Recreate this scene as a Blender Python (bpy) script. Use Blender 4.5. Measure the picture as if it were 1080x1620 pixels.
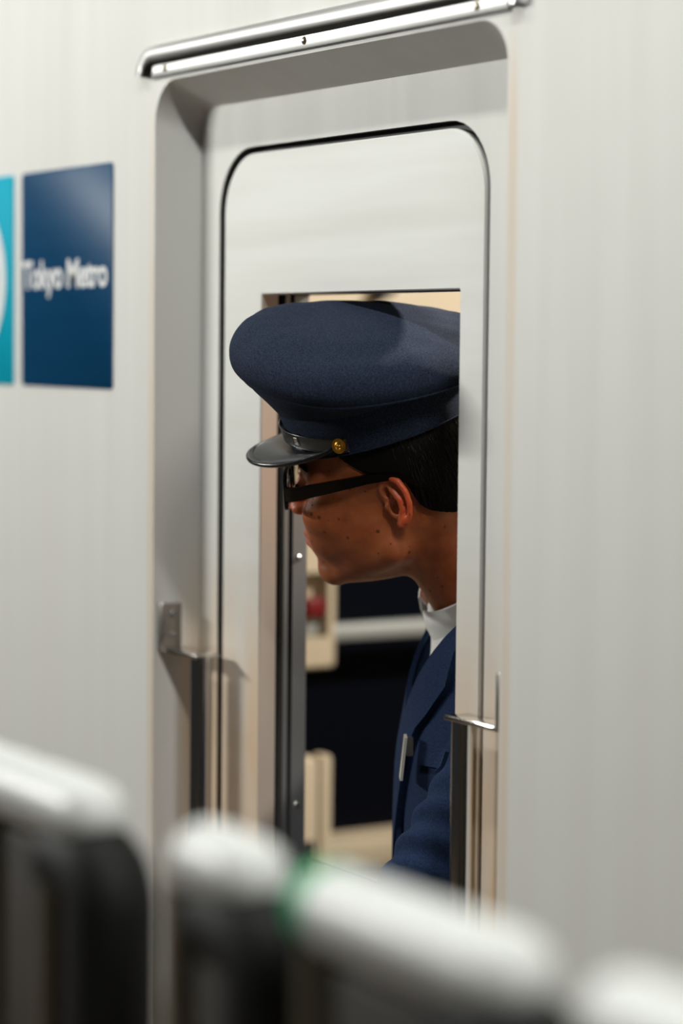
import bpy, bmesh, math, random
import numpy as np
from mathutils import Matrix, Vector

random.seed(7)
sc = bpy.context.scene
COL = sc.collection
for o in list(bpy.data.objects):
    bpy.data.objects.remove(o)

# ------------------------------------------------------------------ camera
RIGHT = np.array([0.52573, 0.85060, 0.00969])
VIEW = np.array([-0.84830, 0.52509, -0.06826])
UP = np.cross(RIGHT, VIEW)
cam_d = bpy.data.cameras.new('camera')
cam = bpy.data.objects.new('camera', cam_d)
COL.objects.link(cam)
cam.matrix_world = Matrix(((RIGHT[0], UP[0], -VIEW[0], 2.1363), (RIGHT[1], UP[1], -VIEW[1], -1.3833),
                           (RIGHT[2], UP[2], -VIEW[2], 1.5969), (0, 0, 0, 1)))
cam_d.sensor_fit = 'VERTICAL'
cam_d.sensor_height = 36
cam_d.sensor_width = 24
cam_d.lens = 85
cam_d.clip_start = 0.02
cam_d.dof.use_dof = True
cam_d.dof.focus_distance = 2.53
cam_d.dof.aperture_fstop = 1.9
sc.camera = cam

# ------------------------------------------------------------------ world, lights, exposure
w = bpy.data.worlds.new('station_air')
sc.world = w
w.use_nodes = True
w.node_tree.nodes['Background'].inputs[0].default_value = (0.80, 0.83, 0.84, 1)
w.node_tree.nodes['Background'].inputs[1].default_value = 0.045


def area(name, loc, aim, sx, sy, power, color=(1, 1, 1)):
    d = bpy.data.lights.new(name, 'AREA')
    d.shape = 'RECTANGLE'
    d.size, d.size_y = sx, sy
    d.energy = power
    d.color = color
    o = bpy.data.objects.new(name, d)
    COL.objects.link(o)
    o.location = loc
    o.rotation_euler = (Vector(aim) - Vector(loc)).to_track_quat('-Z', 'Y').to_euler()
    return o


# fluorescent tubes hung over the platform, a row parallel to the train
TUBE = (0.99, 1.0, 0.955)
area('platform_tube_lamp', (-3.0, -2.95, 2.65), (-0.3, -0.2, 1.4), 1.2, 0.15, 185, TUBE)
area('platform_tube_lamp', (-5.0, -3.4, 3.3), (-0.9, -0.2, 1.2), 1.2, 0.15, 8, TUBE)
area('platform_tube_lamp', (-7.6, -3.4, 3.3), (-0.9, -0.2, 1.2), 1.2, 0.15, 10, TUBE)
# second row added unseen above the platform edge as fill, brighter to the right
for ex, ew in ((-2.7, 3), (-0.9, 24), (0.9, 42), (2.7, 88)):
    area('edge_fill_lamp', (ex, -0.85, 3.2), (ex, -0.70, 1.0), 1.2, 0.10, ew, TUBE)
# ceiling lamp of the driver's cab
area('cab_ceiling_lamp', (0.02, 1.06, 2.28), (-0.12, 0.45, 0.9), 0.08, 0.08, 100, (1.0, 0.95, 0.86))

sc.view_settings.view_transform = 'Standard'
sc.view_settings.look = 'None'
sc.view_settings.gamma = 1
sc.view_settings.use_curve_mapping = False
sc.view_settings.exposure = -0.85

# ------------------------------------------------------------------ materials


def mat(name, col, rough=0.5, metal=0.0, bump=0.0, bscale=200.0, var=0.0, vscale=(8, 8, 8), col2=None, coat=0.0,
        sheen=0.0, trans=0.0, sss=0.0, rvar=0.0, spec=None):
    m = bpy.data.materials.new(name)
    m.use_nodes = True
    nt = m.node_tree
    b = nt.nodes['Principled BSDF']
    b.inputs['Base Color'].default_value = (*col, 1)
    b.inputs['Roughness'].default_value = rough
    b.inputs['Metallic'].default_value = metal
    b.inputs['Coat Weight'].default_value = coat
    b.inputs['Sheen Weight'].default_value = sheen
    b.inputs['Transmission Weight'].default_value = trans
    if spec is not None:
        b.inputs['Specular IOR Level'].default_value = spec
    if sss:
        b.inputs['Subsurface Weight'].default_value = sss
        b.inputs['Subsurface Radius'].default_value = (1.0, 0.35, 0.2)
        b.inputs['Subsurface Scale'].default_value = 0.006
    tc = nt.nodes.new('ShaderNodeTexCoord')
    if var or rvar:
        mp = nt.nodes.new('ShaderNodeMapping')
        mp.inputs['Scale'].default_value = vscale
        nt.links.new(tc.outputs['Object'], mp.inputs[0])
        n = nt.nodes.new('ShaderNodeTexNoise')
        n.inputs['Scale'].default_value = 1.0
        n.inputs['Detail'].default_value = 5
        nt.links.new(mp.outputs[0], n.inputs['Vector'])
        r = nt.nodes.new('ShaderNodeMapRange')
        r.inputs[1].default_value, r.inputs[2].default_value = 0.3, 0.7
        nt.links.new(n.outputs[0], r.inputs[0])
        if var:
            mx = nt.nodes.new('ShaderNodeMix')
            mx.data_type = 'RGBA'
            c2 = col2 or tuple(c * (1 - var) for c in col)
            mx.inputs[6].default_value = (*col, 1)
            mx.inputs[7].default_value = (*c2, 1)
            nt.links.new(r.outputs[0], mx.inputs[0])
            nt.links.new(mx.outputs[2], b.inputs['Base Color'])
        if rvar:
            r2 = nt.nodes.new('ShaderNodeMapRange')
            r2.inputs[3].default_value, r2.inputs[4].default_value = rough - rvar, rough + rvar
            nt.links.new(n.outputs[0], r2.inputs[0])
            nt.links.new(r2.outputs[0], b.inputs['Roughness'])
    if bump:
        n2 = nt.nodes.new('ShaderNodeTexNoise')
        n2.inputs['Scale'].default_value = bscale
        n2.inputs['Detail'].default_value = 3
        nt.links.new(tc.outputs['Object'], n2.inputs['Vector'])
        bp = nt.nodes.new('ShaderNodeBump')
        bp.inputs['Strength'].default_value = bump
        bp.inputs['Distance'].default_value = 0.001
        nt.links.new(n2.outputs[0], bp.inputs['Height'])
        nt.links.new(bp.outputs[0], b.inputs['Normal'])
    return m


M = {}
M['steel'] = mat('brushed_steel', (0.66, 0.655, 0.63), 0.66, 0.33, 0, var=1, vscale=(26, 26, 1.2), col2=(0.64, 0.628, 0.60), rvar=0.04)


def warm_tint(m):  # blotchy tan tint, stronger low in recess and door, thin along recess edges
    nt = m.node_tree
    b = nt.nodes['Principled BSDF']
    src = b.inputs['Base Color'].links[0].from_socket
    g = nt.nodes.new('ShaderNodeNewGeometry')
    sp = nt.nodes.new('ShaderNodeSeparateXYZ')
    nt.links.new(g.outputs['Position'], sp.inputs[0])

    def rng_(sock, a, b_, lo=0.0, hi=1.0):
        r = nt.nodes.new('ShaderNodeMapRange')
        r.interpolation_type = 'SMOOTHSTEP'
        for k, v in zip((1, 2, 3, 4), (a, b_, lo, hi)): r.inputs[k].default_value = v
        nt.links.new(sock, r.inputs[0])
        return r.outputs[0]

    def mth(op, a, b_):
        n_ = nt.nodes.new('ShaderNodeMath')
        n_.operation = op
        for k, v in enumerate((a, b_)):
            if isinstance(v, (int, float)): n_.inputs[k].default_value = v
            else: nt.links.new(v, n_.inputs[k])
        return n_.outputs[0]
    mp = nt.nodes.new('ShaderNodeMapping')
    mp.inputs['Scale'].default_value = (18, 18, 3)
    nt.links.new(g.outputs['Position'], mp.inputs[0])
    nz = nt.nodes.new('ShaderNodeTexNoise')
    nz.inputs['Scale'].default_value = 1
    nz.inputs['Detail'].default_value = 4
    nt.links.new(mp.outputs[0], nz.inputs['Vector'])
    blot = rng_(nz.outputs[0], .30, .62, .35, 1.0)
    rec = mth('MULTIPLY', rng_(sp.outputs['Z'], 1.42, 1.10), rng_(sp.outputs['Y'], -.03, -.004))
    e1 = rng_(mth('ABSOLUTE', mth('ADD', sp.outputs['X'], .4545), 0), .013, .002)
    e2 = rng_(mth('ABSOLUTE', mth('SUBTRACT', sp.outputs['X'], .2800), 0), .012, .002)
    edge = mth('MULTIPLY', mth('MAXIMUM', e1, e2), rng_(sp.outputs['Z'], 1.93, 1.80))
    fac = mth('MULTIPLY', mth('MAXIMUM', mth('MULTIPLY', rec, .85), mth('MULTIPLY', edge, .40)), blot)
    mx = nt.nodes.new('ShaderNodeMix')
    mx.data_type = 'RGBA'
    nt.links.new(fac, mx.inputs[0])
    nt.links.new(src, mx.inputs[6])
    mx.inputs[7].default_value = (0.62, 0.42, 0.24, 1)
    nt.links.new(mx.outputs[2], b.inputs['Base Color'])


warm_tint(M['steel'])
M['door_steel'] = mat('door_steel', (0.69, 0.69, 0.665), 0.66, 0.33, 0, var=1, vscale=(2.5, 30, 40), col2=(0.665, 0.655, 0.625), rvar=0.05)
warm_tint(M['door_steel'])
M['bright_steel'] = mat('polished_steel', (0.78, 0.77, 0.75), 0.22, 1.0, 0, var=0.12, vscale=(4, 60, 60))
M['satin'] = mat('satin_steel', (0.80, 0.79, 0.77), 0.42, 0.75, 0, var=0.1, vscale=(4, 60, 60))
M['lip_steel'] = mat('gutter_lip_steel', (0.50, 0.49, 0.48), 0.35, 0.85)
M['plate'] = mat('mount_plate_steel', (0.30, 0.28, 0.26), 0.35, 0.9)
M['screw'] = mat('bronze_screw', (0.45, 0.38, 0.28), 0.3, 1.0)
M['chrome'] = mat('chrome', (0.75, 0.73, 0.70), 0.12, 1.0)
M['dull_steel'] = mat('dull_channel_steel', (0.27, 0.268, 0.265), 0.45, 0.7, var=0.2, vscale=(10, 10, 3))
M['brown_steel'] = mat('window_reveal_steel', (0.60, 0.50, 0.42), 0.5, 0.5, var=0.2, vscale=(10, 10, 2))
M['rubber'] = mat('black_rubber', (0.008, 0.007, 0.006), 0.6)
M['navy_sign'] = mat('navy_sign', (0.0, 0.052, 0.140), 0.4, 0, var=1, vscale=(1.2, 6, 45), col2=(0.002, 0.060, 0.15), spec=0.12)
M['teal_sign'] = mat('teal_sign', (0.0, 0.40, 0.56), 0.6, spec=0.08)
M['white_print'] = mat('white_print', (0.82, 0.82, 0.82), 0.5)
M['cream'] = mat('cream_panel', (0.36, 0.30, 0.215), 0.55, var=0.08)
M['cream_dark'] = mat('cream_recess', (0.44, 0.38, 0.28), 0.55)
M['red'] = mat('red_plastic', (0.10, 0.0005, 0.002), 0.4)
M['black'] = mat('black_plastic', (0.01, 0.01, 0.012), 0.4)
M['dark_glass'] = mat('dark_glass', (0.0015, 0.002, 0.004), 0.35, spec=0.04)
M['grey_bar'] = mat('grey_bar', (0.26, 0.27, 0.265), 0.45, 0.3)
M['floor'] = mat('platform_floor', (0.15, 0.105, 0.068), 0.6, var=0.2, vscale=(3, 3, 3), bump=0.2, bscale=60)
M['cab_floor'] = mat('cab_floor', (0.16, 0.18, 0.15), 0.6, var=0.2)
M['glass'] = mat('window_glass', (0.75, 0.92, 0.84), 0.03, trans=1.0)
M['navy'] = mat('navy_wool', (0.007, 0.0115, 0.025), 0.9, 0, 0.6, 1100, var=1, vscale=(620, 620, 620), col2=(0.029, 0.040, 0.071), spec=0.12)
M['navy_suit'] = mat('navy_suit_wool', (0.006, 0.014, 0.042), 0.9, 0, 0.6, 1100, var=1, vscale=(620, 620, 620), col2=(0.017, 0.034, 0.082), spec=0.12)
M['patent'] = mat('black_patent_leather', (0.008, 0.009, 0.010), 0.2, 0, spec=0.6)
M['patent_matte'] = mat('black_leather', (0.014, 0.015, 0.016), 0.38, 0, spec=0.9)
M['gold'] = mat('gold_button', (0.72, 0.38, 0.06), 0.35, 1.0)
M['hair'] = mat('black_hair', (0.004, 0.0035, 0.0035), 0.6, spec=0.12)
M['strand'] = mat('black_hair_strand', (0.008, 0.007, 0.007), 0.3, spec=0.6)
M['shirt'] = mat('white_shirt', (0.78, 0.78, 0.76), 0.8, 0, 0.3, 900)
M['acetate'] = mat('black_acetate', (0.004, 0.003, 0.003), 0.18, 0, spec=0.3)
M['lens'] = mat('spectacle_lens', (0.95, 0.97, 0.97), 0.02, trans=1.0)
M['eye'] = mat('eye_white', (0.75, 0.72, 0.68), 0.2)
M['iris'] = mat('dark_iris', (0.02, 0.01, 0.006), 0.1)
M['badge'] = mat('silver_badge', (0.62, 0.61, 0.58), 0.35, 0.6)
M['shoe'] = mat('black_shoe', (0.01, 0.01, 0.01), 0.25)
M['barrier_highlight'] = mat('rail_highlight', (0.66, 0.67, 0.65), 0.4)  # lamp highlight on the tube tops put into the colour
M['barrier_black'] = mat('black_end_cap', (0.005, 0.005, 0.005), 0.6, spec=0.2)
M['barrier_brown'] = mat('dark_brown_panel', (0.030, 0.019, 0.011), 0.5, var=0.3, vscale=(6, 6, 1))
M['barrier_post'] = mat('olive_post', (0.10, 0.085, 0.050), 0.5, 0.2)
M['green'] = mat('green_marker', (0.02, 0.36, 0.14), 0.4)


def skin_mat():
    m = mat('skin', (0.48, 0.138, 0.048), 0.44, 0, 0.25, 700, var=1, vscale=(45, 45, 45), col2=(0.33, 0.080, 0.025), sss=0.06)
    nt = m.node_tree
    b = nt.nodes['Principled BSDF']
    src = b.inputs['Base Color'].links[0].from_socket
    tc = [n for n in nt.nodes if n.type == 'TEX_COORD'][0]
    at = nt.nodes.new('ShaderNodeVertexColor')
    at.layer_name = 'tone'
    mul = nt.nodes.new('ShaderNodeMix')
    mul.data_type = 'RGBA'
    mul.blend_type = 'MULTIPLY'
    mul.inputs[0].default_value = 1
    nt.links.new(src, mul.inputs[6])
    nt.links.new(at.outputs[0], mul.inputs[7])
    vo = nt.nodes.new('ShaderNodeTexVoronoi')
    vo.inputs['Scale'].default_value = 95
    nt.links.new(tc.outputs['Object'], vo.inputs['Vector'])
    n = nt.nodes.new('ShaderNodeTexNoise')
    n.inputs['Scale'].default_value = 40
    nt.links.new(tc.outputs['Object'], n.inputs['Vector'])
    thr = nt.nodes.new('ShaderNodeMath')
    thr.operation = 'MULTIPLY_ADD'
    thr.inputs[1].default_value = 0.55
    thr.inputs[2].default_value = -0.165
    nt.links.new(n.outputs[0], thr.inputs[0])
    ls = nt.nodes.new('ShaderNodeMath')
    ls.operation = 'LESS_THAN'
    nt.links.new(vo.outputs['Distance'], ls.inputs[0])
    nt.links.new(thr.outputs[0], ls.inputs[1])
    sca = nt.nodes.new('ShaderNodeMath')
    sca.operation = 'MULTIPLY'
    sca.inputs[1].default_value = 0.7
    nt.links.new(ls.outputs[0], sca.inputs[0])
    mx = nt.nodes.new('ShaderNodeMix')
    mx.data_type = 'RGBA'
    nt.links.new(sca.outputs[0], mx.inputs[0])
    nt.links.new(mul.outputs[2], mx.inputs[6])
    mx.inputs[7].default_value = (0.07, 0.022, 0.010, 1)
    nt.links.new(mx.outputs[2], b.inputs['Base Color'])
    return m


M['skin'] = skin_mat()

# ------------------------------------------------------------------ object helpers


def wpos(o):
    p = Vector((0, 0, 0))
    while o is not None:
        p = p + Vector(o.location)
        o = o.parent
    return p


def tag(o, label=None, cat=None, group=None, kind=None):
    if label: o['label'] = label
    if cat: o['category'] = cat
    if group: o['group'] = group
    if kind: o['kind'] = kind
    return o


def empty(name, loc, label=None, cat=None, group=None):
    o = bpy.data.objects.new(name, None)
    COL.objects.link(o)
    o.location = loc
    o.empty_display_size = 0.05
    return tag(o, label, cat, group)


def obj(name, verts, faces, m, parent=None, smooth=False, angle=None):
    """One mesh object; verts are world coordinates, the origin goes to the middle of the box."""
    v = np.asarray(verts, dtype=float)
    c = (v.min(0) + v.max(0)) / 2
    me = bpy.data.meshes.new(name)
    me.from_pydata((v - c).tolist(), [], faces if isinstance(faces, list) else faces.tolist())
    me.materials.append(M[m])
    o = bpy.data.objects.new(name, me)
    COL.objects.link(o)
    base = Vector((0, 0, 0))
    if parent is not None:
        base = wpos(parent)
        o.parent = parent
    o.location = Vector(c) - base
    if smooth:
        me.shade_smooth()
        if angle:
            me.set_sharp_from_angle(angle=math.radians(angle))
    return o


def from_bm(name, bm, m, parent=None, smooth=False, angle=None):
    bm.verts.ensure_lookup_table()
    bm.verts.index_update()
    v = [tuple(x.co) for x in bm.verts]
    f = [[x.index for x in fc.verts] for fc in bm.faces]
    bm.free()
    return obj(name, v, f, m, parent, smooth, angle)


def box_bm(lo, hi, bev=0.0, seg=2):
    bm = bmesh.new()
    bmesh.ops.create_cube(bm, size=1)
    lo, hi = np.array(lo), np.array(hi)
    for v in bm.verts:
        v.co = Vector((lo + hi) / 2 + np.array(v.co) * (hi - lo))
    if bev:
        bmesh.ops.bevel(bm, geom=bm.edges[:], offset=bev, segments=seg, profile=0.5, affect='EDGES')
    return bm


def box(name, lo, hi, m, parent=None, bev=0.0):
    return from_bm(name, box_bm(lo, hi, bev), m, parent, bev > 0, 40)


def rrect(x0, x1, z0, z1, r, n=10):
    """rounded rectangle, counter-clockwise seen from -Y; (x, z) list"""
    rs = r if isinstance(r, (list, tuple)) else [r] * 4   # bl, br, tr, tl
    pts = []
    for (cx, cz, a0, q) in ((x0, z0, 180, rs[0]), (x1, z0, 270, rs[1]), (x1, z1, 0, rs[2]), (x0, z1, 90, rs[3])):
        sx = 1 if cx == x0 else -1
        sz = 1 if cz == z0 else -1
        for k in range(n + 1):
            a = math.radians(a0 + 90 * k / n)
            pts.append((cx + sx * q + q * math.cos(a), cz + sz * q + q * math.sin(a)))
    return pts


def ring_plate(outer, inner, y):
    """flat plate between two outlines with the same point count -> verts, faces"""
    n = len(outer)
    v = [(x, y, z) for x, z in outer] + [(x, y, z) for x, z in inner]
    f = [[i, (i + 1) % n, n + (i + 1) % n, n + i] for i in range(n)]
    return v, f


def loft(loops, cap0=False, cap1=False, closed=True):
    n = len(loops[0])
    v = [p for l in loops for p in l]
    f = []
    for k in range(len(loops) - 1):
        for i in range(n if closed else n - 1):
            j = (i + 1) % n
            f.append([k * n + i, k * n + j, (k + 1) * n + j, (k + 1) * n + i])
    if cap0: f.append(list(range(n))[::-1])
    if cap1: f.append([(len(loops) - 1) * n + i for i in range(n)])
    return v, f


def tube(path, r, n=16, caps=True):
    P = [np.array(p, float) for p in path]
    rs = r if isinstance(r, (list, tuple, np.ndarray)) else [r] * len(P)
    loops = []
    ref = None
    for i, p in enumerate(P):
        t = P[min(i + 1, len(P) - 1)] - P[max(i - 1, 0)]
        t /= np.linalg.norm(t) + 1e-12
        if ref is None:
            ref = np.array([0, 0, 1.0]) if abs(t[2]) < 0.9 else np.array([1.0, 0, 0])
        a = ref - t * (ref @ t)
        a /= np.linalg.norm(a)
        b = np.cross(t, a)
        ref = a
        loops.append([tuple(p + rs[i] * (a * math.cos(2 * math.pi * k / n) + b * math.sin(2 * math.pi * k / n))) for k in range(n)])
    return loft(loops, caps, caps)


def joinvf(*parts):
    V, Fc = [], []
    for v, f in parts:
        k = len(V)
        V += [tuple(p) for p in v]
        Fc += [[i + k for i in q] for q in f]
    return V, Fc


def boxvf(lo, hi, bev=0.0):
    bm = box_bm(lo, hi, bev)
    bm.verts.index_update()
    v = [tuple(x.co) for x in bm.verts]
    f = [[x.index for x in fc.verts] for fc in bm.faces]
    bm.free()
    return v, f


def screw(parent, p, nrm, r=0.0035, m='bright_steel'):
    n = np.array(nrm, float)
    n /= np.linalg.norm(n)
    p = np.array(p, float)
    return obj('screw', *tube([p - n * .002, p, p + n * .0012, p + n * .002], [r, r, r * .8, r * .35], 12), m, parent, True, 50)


# ------------------------------------------------------------------ the setting: train side with its recess
SK = -0.05                       # outer skin plane; the door plane is y = 0
OUT = rrect(-0.447, 0.271, -0.02, 1.9075, [0.01, 0.01, 0.045, 0.05])
INN = rrect(-0.424, 0.247, 0.0, 1.8775, [0.01, 0.01, 0.035, 0.035])
GAP = rrect(-0.378, 0.1745, 0.03, 1.825, [0.02, 0.02, 0.072, 0.075])
n = len(OUT)


def skin_hole(x0, x1, z0, z1):
    rect = [(x0, z0), (x1, z0), (x1, z1), (x0, z1)]
    v = [(x, SK, z) for x, z in rect] + [(x, SK, z) for x, z in OUT]
    f = []
    m4 = n // 4
    for q in range(4):
        for k in range(m4 - 1):
            f.append([q, 4 + q * m4 + k + 1, 4 + q * m4 + k][::-1])
        nx = (q + 1) % 4
        f.append([q, nx, 4 + (nx * m4), 4 + q * m4 + m4 - 1])
    return v, f


sv, sf = skin_hole(-3.2, 2.6, -0.02, 2.75)
# recess: rolled outer lip, sloped sides, fillet into the recess floor
loops = []
for t, y in ((0.0, SK), (0.03, SK + 0.0015), (0.09, SK + 0.005), (0.80, SK + 0.041), (0.90, SK + 0.0465), (1.0, 0.0)):
    loops.append([(a[0] + (b[0] - a[0]) * t, y, a[1] + (b[1] - a[1]) * t) for a, b in zip(OUT, INN)])
rv, rf = loft(loops)
fv, ff = ring_plate(INN, GAP, 0.0)
gv, gf = loft([[(x, 0.0, z) for x, z in GAP], [(x, 0.0015, z) for x, z in GAP]])
wall = obj('wall_train_side', *joinvf((sv, sf), (rv, rf), (fv, ff), (gv, gf)), 'steel', None, True, 35)
tag(wall, 'brushed stainless steel side of the train car around the crew door', kind='structure')

# door leaf with window opening
DX0, DX1, DZ1 = -0.3655, 0.1665, 1.8175
WX0, WX1, WZ0, WZ1 = -0.277, 0.1235, 0.900, 1.6557
door = empty('door_1', ((DX0 + DX1) / 2, 0.02, 0.05))
tag(door, 'stainless steel crew door with lowered window', kind='structure')
DO = rrect(DX0, DX1, 0.05, DZ1, [0.015, 0.015, 0.066, 0.066])
WI = rrect(WX0, WX1, WZ0, WZ1, 0.003)


def shift(l, e):  # shrink outline slightly
    cx = sum(p[0] for p in l) / len(l); cz = sum(p[1] for p in l) / len(l)
    return [(x + (e if x < cx else -e), z + (e if z < cz else -e)) for x, z in l]


a1 = ring_plate(shift(DO, .002), shift(WI, -.0012), 0.0)
a2 = loft([[(x, 0.0, z) for x, z in shift(DO, .002)], [(x, .002, z) for x, z in DO], [(x, .03, z) for x, z in DO]])
a3 = loft([[(x, 0.0, z) for x, z in shift(WI, -.0012)], [(x, .0012, z) for x, z in WI]])
o = obj('leaf', *joinvf(a1, a2, a3), 'door_steel', door, True, 40)
# reveal of the opening, then the guide channels stacked behind it
rev = loft([[(x, .0012, z) for x, z in WI], [(x, .022, z) for x, z in WI]])
obj('window_reveal', *rev, 'brown_steel', door, True, 40)
back = ring_plate(shift(DO, -.004), shift(WI, -.028), 0.046)
obj('inner_leaf', *back, 'dull_steel', door)
for (y0, y1, e, m_, nm) in ((.022, .033, -.014, 'rubber', 'rubber_seal'), (.033, .039, -.001, 'dull_steel', 'guide_fin'),
                            (.039, .0445, -.014, 'rubber', 'glass_slot'), (.0445, .0635, 0.0, 'dull_steel', 'guide_channel')):
    L1, L2 = shift(WI, e), shift(WI, -.03)
    p1 = loft([[(x, y0, z) for x, z in L1], [(x, y1, z) for x, z in L1]])
    p2 = ring_plate(L2, L1, y0)
    p3 = ring_plate(L1, L2, y1)
    obj(nm, *joinvf(p1, p2, p3), m_, door, True, 40)
for z in (1.351, 1.60, 1.06):
    screw(door, (-0.277, .052, z), (1, 0, 0), .004)
gl = box('window_pane', (WX0 - .012, .0395, 0.30), (WX1 + .012, .0440, 1.0055), 'glass', door)
box('door_inner_panel', (DX0 + .01, .05, .06), (DX1 - .01, .0635, WZ0 - .03), 'dull_steel', door)
# rubber seal in the shut line
GS = loft([[(x, .0015, z) for x, z in GAP], [(x, .014, z) for x, z in GAP], [(x, .012, z) for x, z in shift(DO, .003)], [(x, .03, z) for x, z in shift(DO, .003)]])
tag(obj('trim_1', *GS, 'rubber', None), 'black rubber seal around the crew door', kind='structure')

# cab interior
CB = -1.0


def structure(name, lo, hi, m, label, bev=0):
    return tag(box(name, lo, hi, m, None, bev), label, kind='structure')


# inner lining of the train side, with an opening for the door
lin = ring_plate([(-1.0, 0.03), (0.9, 0.03), (0.9, 2.35), (-1.0, 2.35)], [(-0.385, 0.03), (0.182, 0.03), (0.182, 1.835), (-0.385, 1.835)], 0.066)
tag(obj('wall_cab_side', *lin, 'cream', None), 'cream inner lining beside the crew door', kind='structure')
structure('floor', (CB - .02, .07, -0.02), (0.92, 2.7, 0.03), 'cab_floor', 'grey green cab floor')
structure('ceiling', (CB - .02, .07, 2.35), (0.92, 2.7, 2.40), 'cream', 'cream cab ceiling')
structure('wall_far', (CB - .02, 2.66, 0.03), (0.92, 2.7, 2.35), 'cream', 'far side wall of the cab')
structure('wall_rear', (0.9, .07, 0.03), (0.92, 2.66, 2.35), 'cream', 'cream cab wall behind the crewman')
# bulkhead with a dark window
BW = (0.40, 1.35, 0.845, 1.56)
bulk = bmesh.new()
v, f = joinvf(ring_plate([(.07, .03), (2.66, .03), (2.66, 2.35), (.07, 2.35)], [(BW[0], BW[2]), (BW[1], BW[2]), (BW[1], BW[3]), (BW[0], BW[3])], 0),
              loft([[(a, 0, b) for a, b in ((BW[0], BW[2]), (BW[1], BW[2]), (BW[1], BW[3]), (BW[0], BW[3]))],
                    [(a, .03, b) for a, b in ((BW[0], BW[2]), (BW[1], BW[2]), (BW[1], BW[3]), (BW[0], BW[3]))]]))
bulk.free()
v = [(CB - p[1], p[0], p[2]) for p in v]
tag(obj('wall_front', v, f, 'cream'), 'cream cab bulkhead with a wide dark window', kind='structure')
win = box('window_1', (CB - .03, BW[0], BW[2]), (CB - .022, BW[1], BW[3]), 'dark_glass')
tag(win, 'dark glass of the bulkhead window', kind='structure')
structure('trim_2', (CB, BW[0] - .02, .80), (CB + .05, BW[1] + .02, .842), 'cream', 'pale sill under the dark bulkhead window', .004)

# platform
tag(box('floor_platform', (-4, -5.0, -0.25), (4, -0.14, 0.0), 'floor'), 'warm grey platform floor', kind='structure')

# ------------------------------------------------------------------ rain gutter over the door
gut = empty('rain_gutter', (-0.09, SK, 1.91), 'polished steel rain gutter strip with three screws above the crew door', 'gutter')
GX0, GX1 = -0.462, 0.279
fl = rrect(GX0 + .012, GX1 - .004, 1.9125, 1.9300, [.003, .003, .004, .010], 5)
fv_, ff_ = loft([[(x, SK, z) for x, z in fl], [(x, SK - .0025, z) for x, z in fl], [(x, SK - .0032, z) for x, z in shift(fl, .0008)]], False, True)
obj('flange', fv_, ff_, 'satin', gut, True, 40)


def gpath(e):
    p = [(GX0 - .004 + e * .2, 1.9145)]
    for k in range(9):
        a = math.radians(180 - 90 * k / 8)
        p.append((GX0 + .022 + (.026 - e) * math.cos(a), 1.9180 + (.017 - e) * math.sin(a)))
    p.append((GX1 + .002 - e, 1.935 - e))
    for k in range(1, 5):
        a = math.radians(90 - 90 * k / 4)
        p.append((GX1 - .004 + (.010 - e) * math.cos(a), 1.925 + (.010 - e) * math.sin(a)))
    p.append((GX1 + .006 - e, 1.915))
    return p


hook_in, hook_out = gpath(.004), gpath(-.006)
loops = [[(x, SK - .0003, z) for x, z in hook_in], [(x, SK - .0095, z) for x, z in hook_in], [(x, SK - .0108, z) for x, z in gpath(.0025)],
         [(x, SK - .0108, z) for x, z in gpath(-.010)], [(x, SK - .0095, z) for x, z in gpath(-.0125)], [(x, SK - .0003, z) for x, z in gpath(-.016)]]
obj('lip', *loft(loops, closed=False), 'lip_steel', gut, True, 50)
sh = loft([[(x, SK - .0006, z) for x, z in gpath(.0105)], [(x, SK - .0040, z) for x, z in gpath(.0080)], [(x, SK - .0094, z) for x, z in gpath(.0045)]], closed=False)
obj('lip_shade', *sh, 'rubber', gut, True, 60)  # black strip painted in for the shade under the lip
bl = box('lower_seal', (GX0 + .012, SK - .001, 1.9112), (GX1 - .004, SK, 1.9126), 'rubber', gut)
for x in (-0.4165, -0.097, 0.2235):
    screw(gut, (x, SK - .0036, 1.9212), (0, -1, 0), .0044, 'screw')

# ------------------------------------------------------------------ signs on the train side
S0, S1, SZ0, SZ1 = -0.8265, -0.5565, 1.5415, 1.8205


def sign(name, x0, x1, m, label):
    e = empty(name, ((x0 + x1) / 2, SK, (SZ0 + SZ1) / 2), label, 'sign')
    pl = rrect(x0, x1, SZ0, SZ1, .006, 5)
    obj('plate', *loft([[(x, SK, z) for x, z in pl], [(x, SK - .0012, z) for x, z in pl], [(x, SK - .0018, z) for x, z in shift(pl, .0006)]], False, True), m, e, True, 40)
    return e


s1 = sign('train_sign', S0, S1, 'navy_sign', 'dark navy square sign with white lettering on the train side')
s2 = sign('train_sign', S0 - .0265 - .27, S0 - .0265, 'teal_sign', 'bright teal square sign with a white ring at the left edge of the photo')
cu = bpy.data.curves.new('lettering', 'FONT')
cu.body = 'Tokyo Metro'
cu.size = 1.0
cu.offset = 0.025
cu.extrude = 0.0
cu.space_character = 0.93
to = bpy.data.objects.new('tmp_text', cu)
COL.objects.link(to)
bpy.context.view_layer.update()
me = to.evaluated_get(bpy.context.evaluated_depsgraph_get()).to_mesh()
tv = np.array([v.co[:] for v in me.vertices])
tf = [list(p.vertices) for p in me.polygons]
to.to_mesh_clear()
bpy.data.objects.remove(to)
tv[:, 0] = (tv[:, 0] - tv[:, 0].min()) / (tv[:, 0].max() - tv[:, 0].min())
capx0, capx1 = S0 + .005, S1 - .013
TW = [(capx0 + x * (capx1 - capx0), SK - .0021, 1.6695 + z * 0.050) for x, z, _ in tv]
lt = obj('lettering', TW, tf, 'white_print', s1)
lt['label'] = 'white lettering reading Tokyo Metro'
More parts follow.
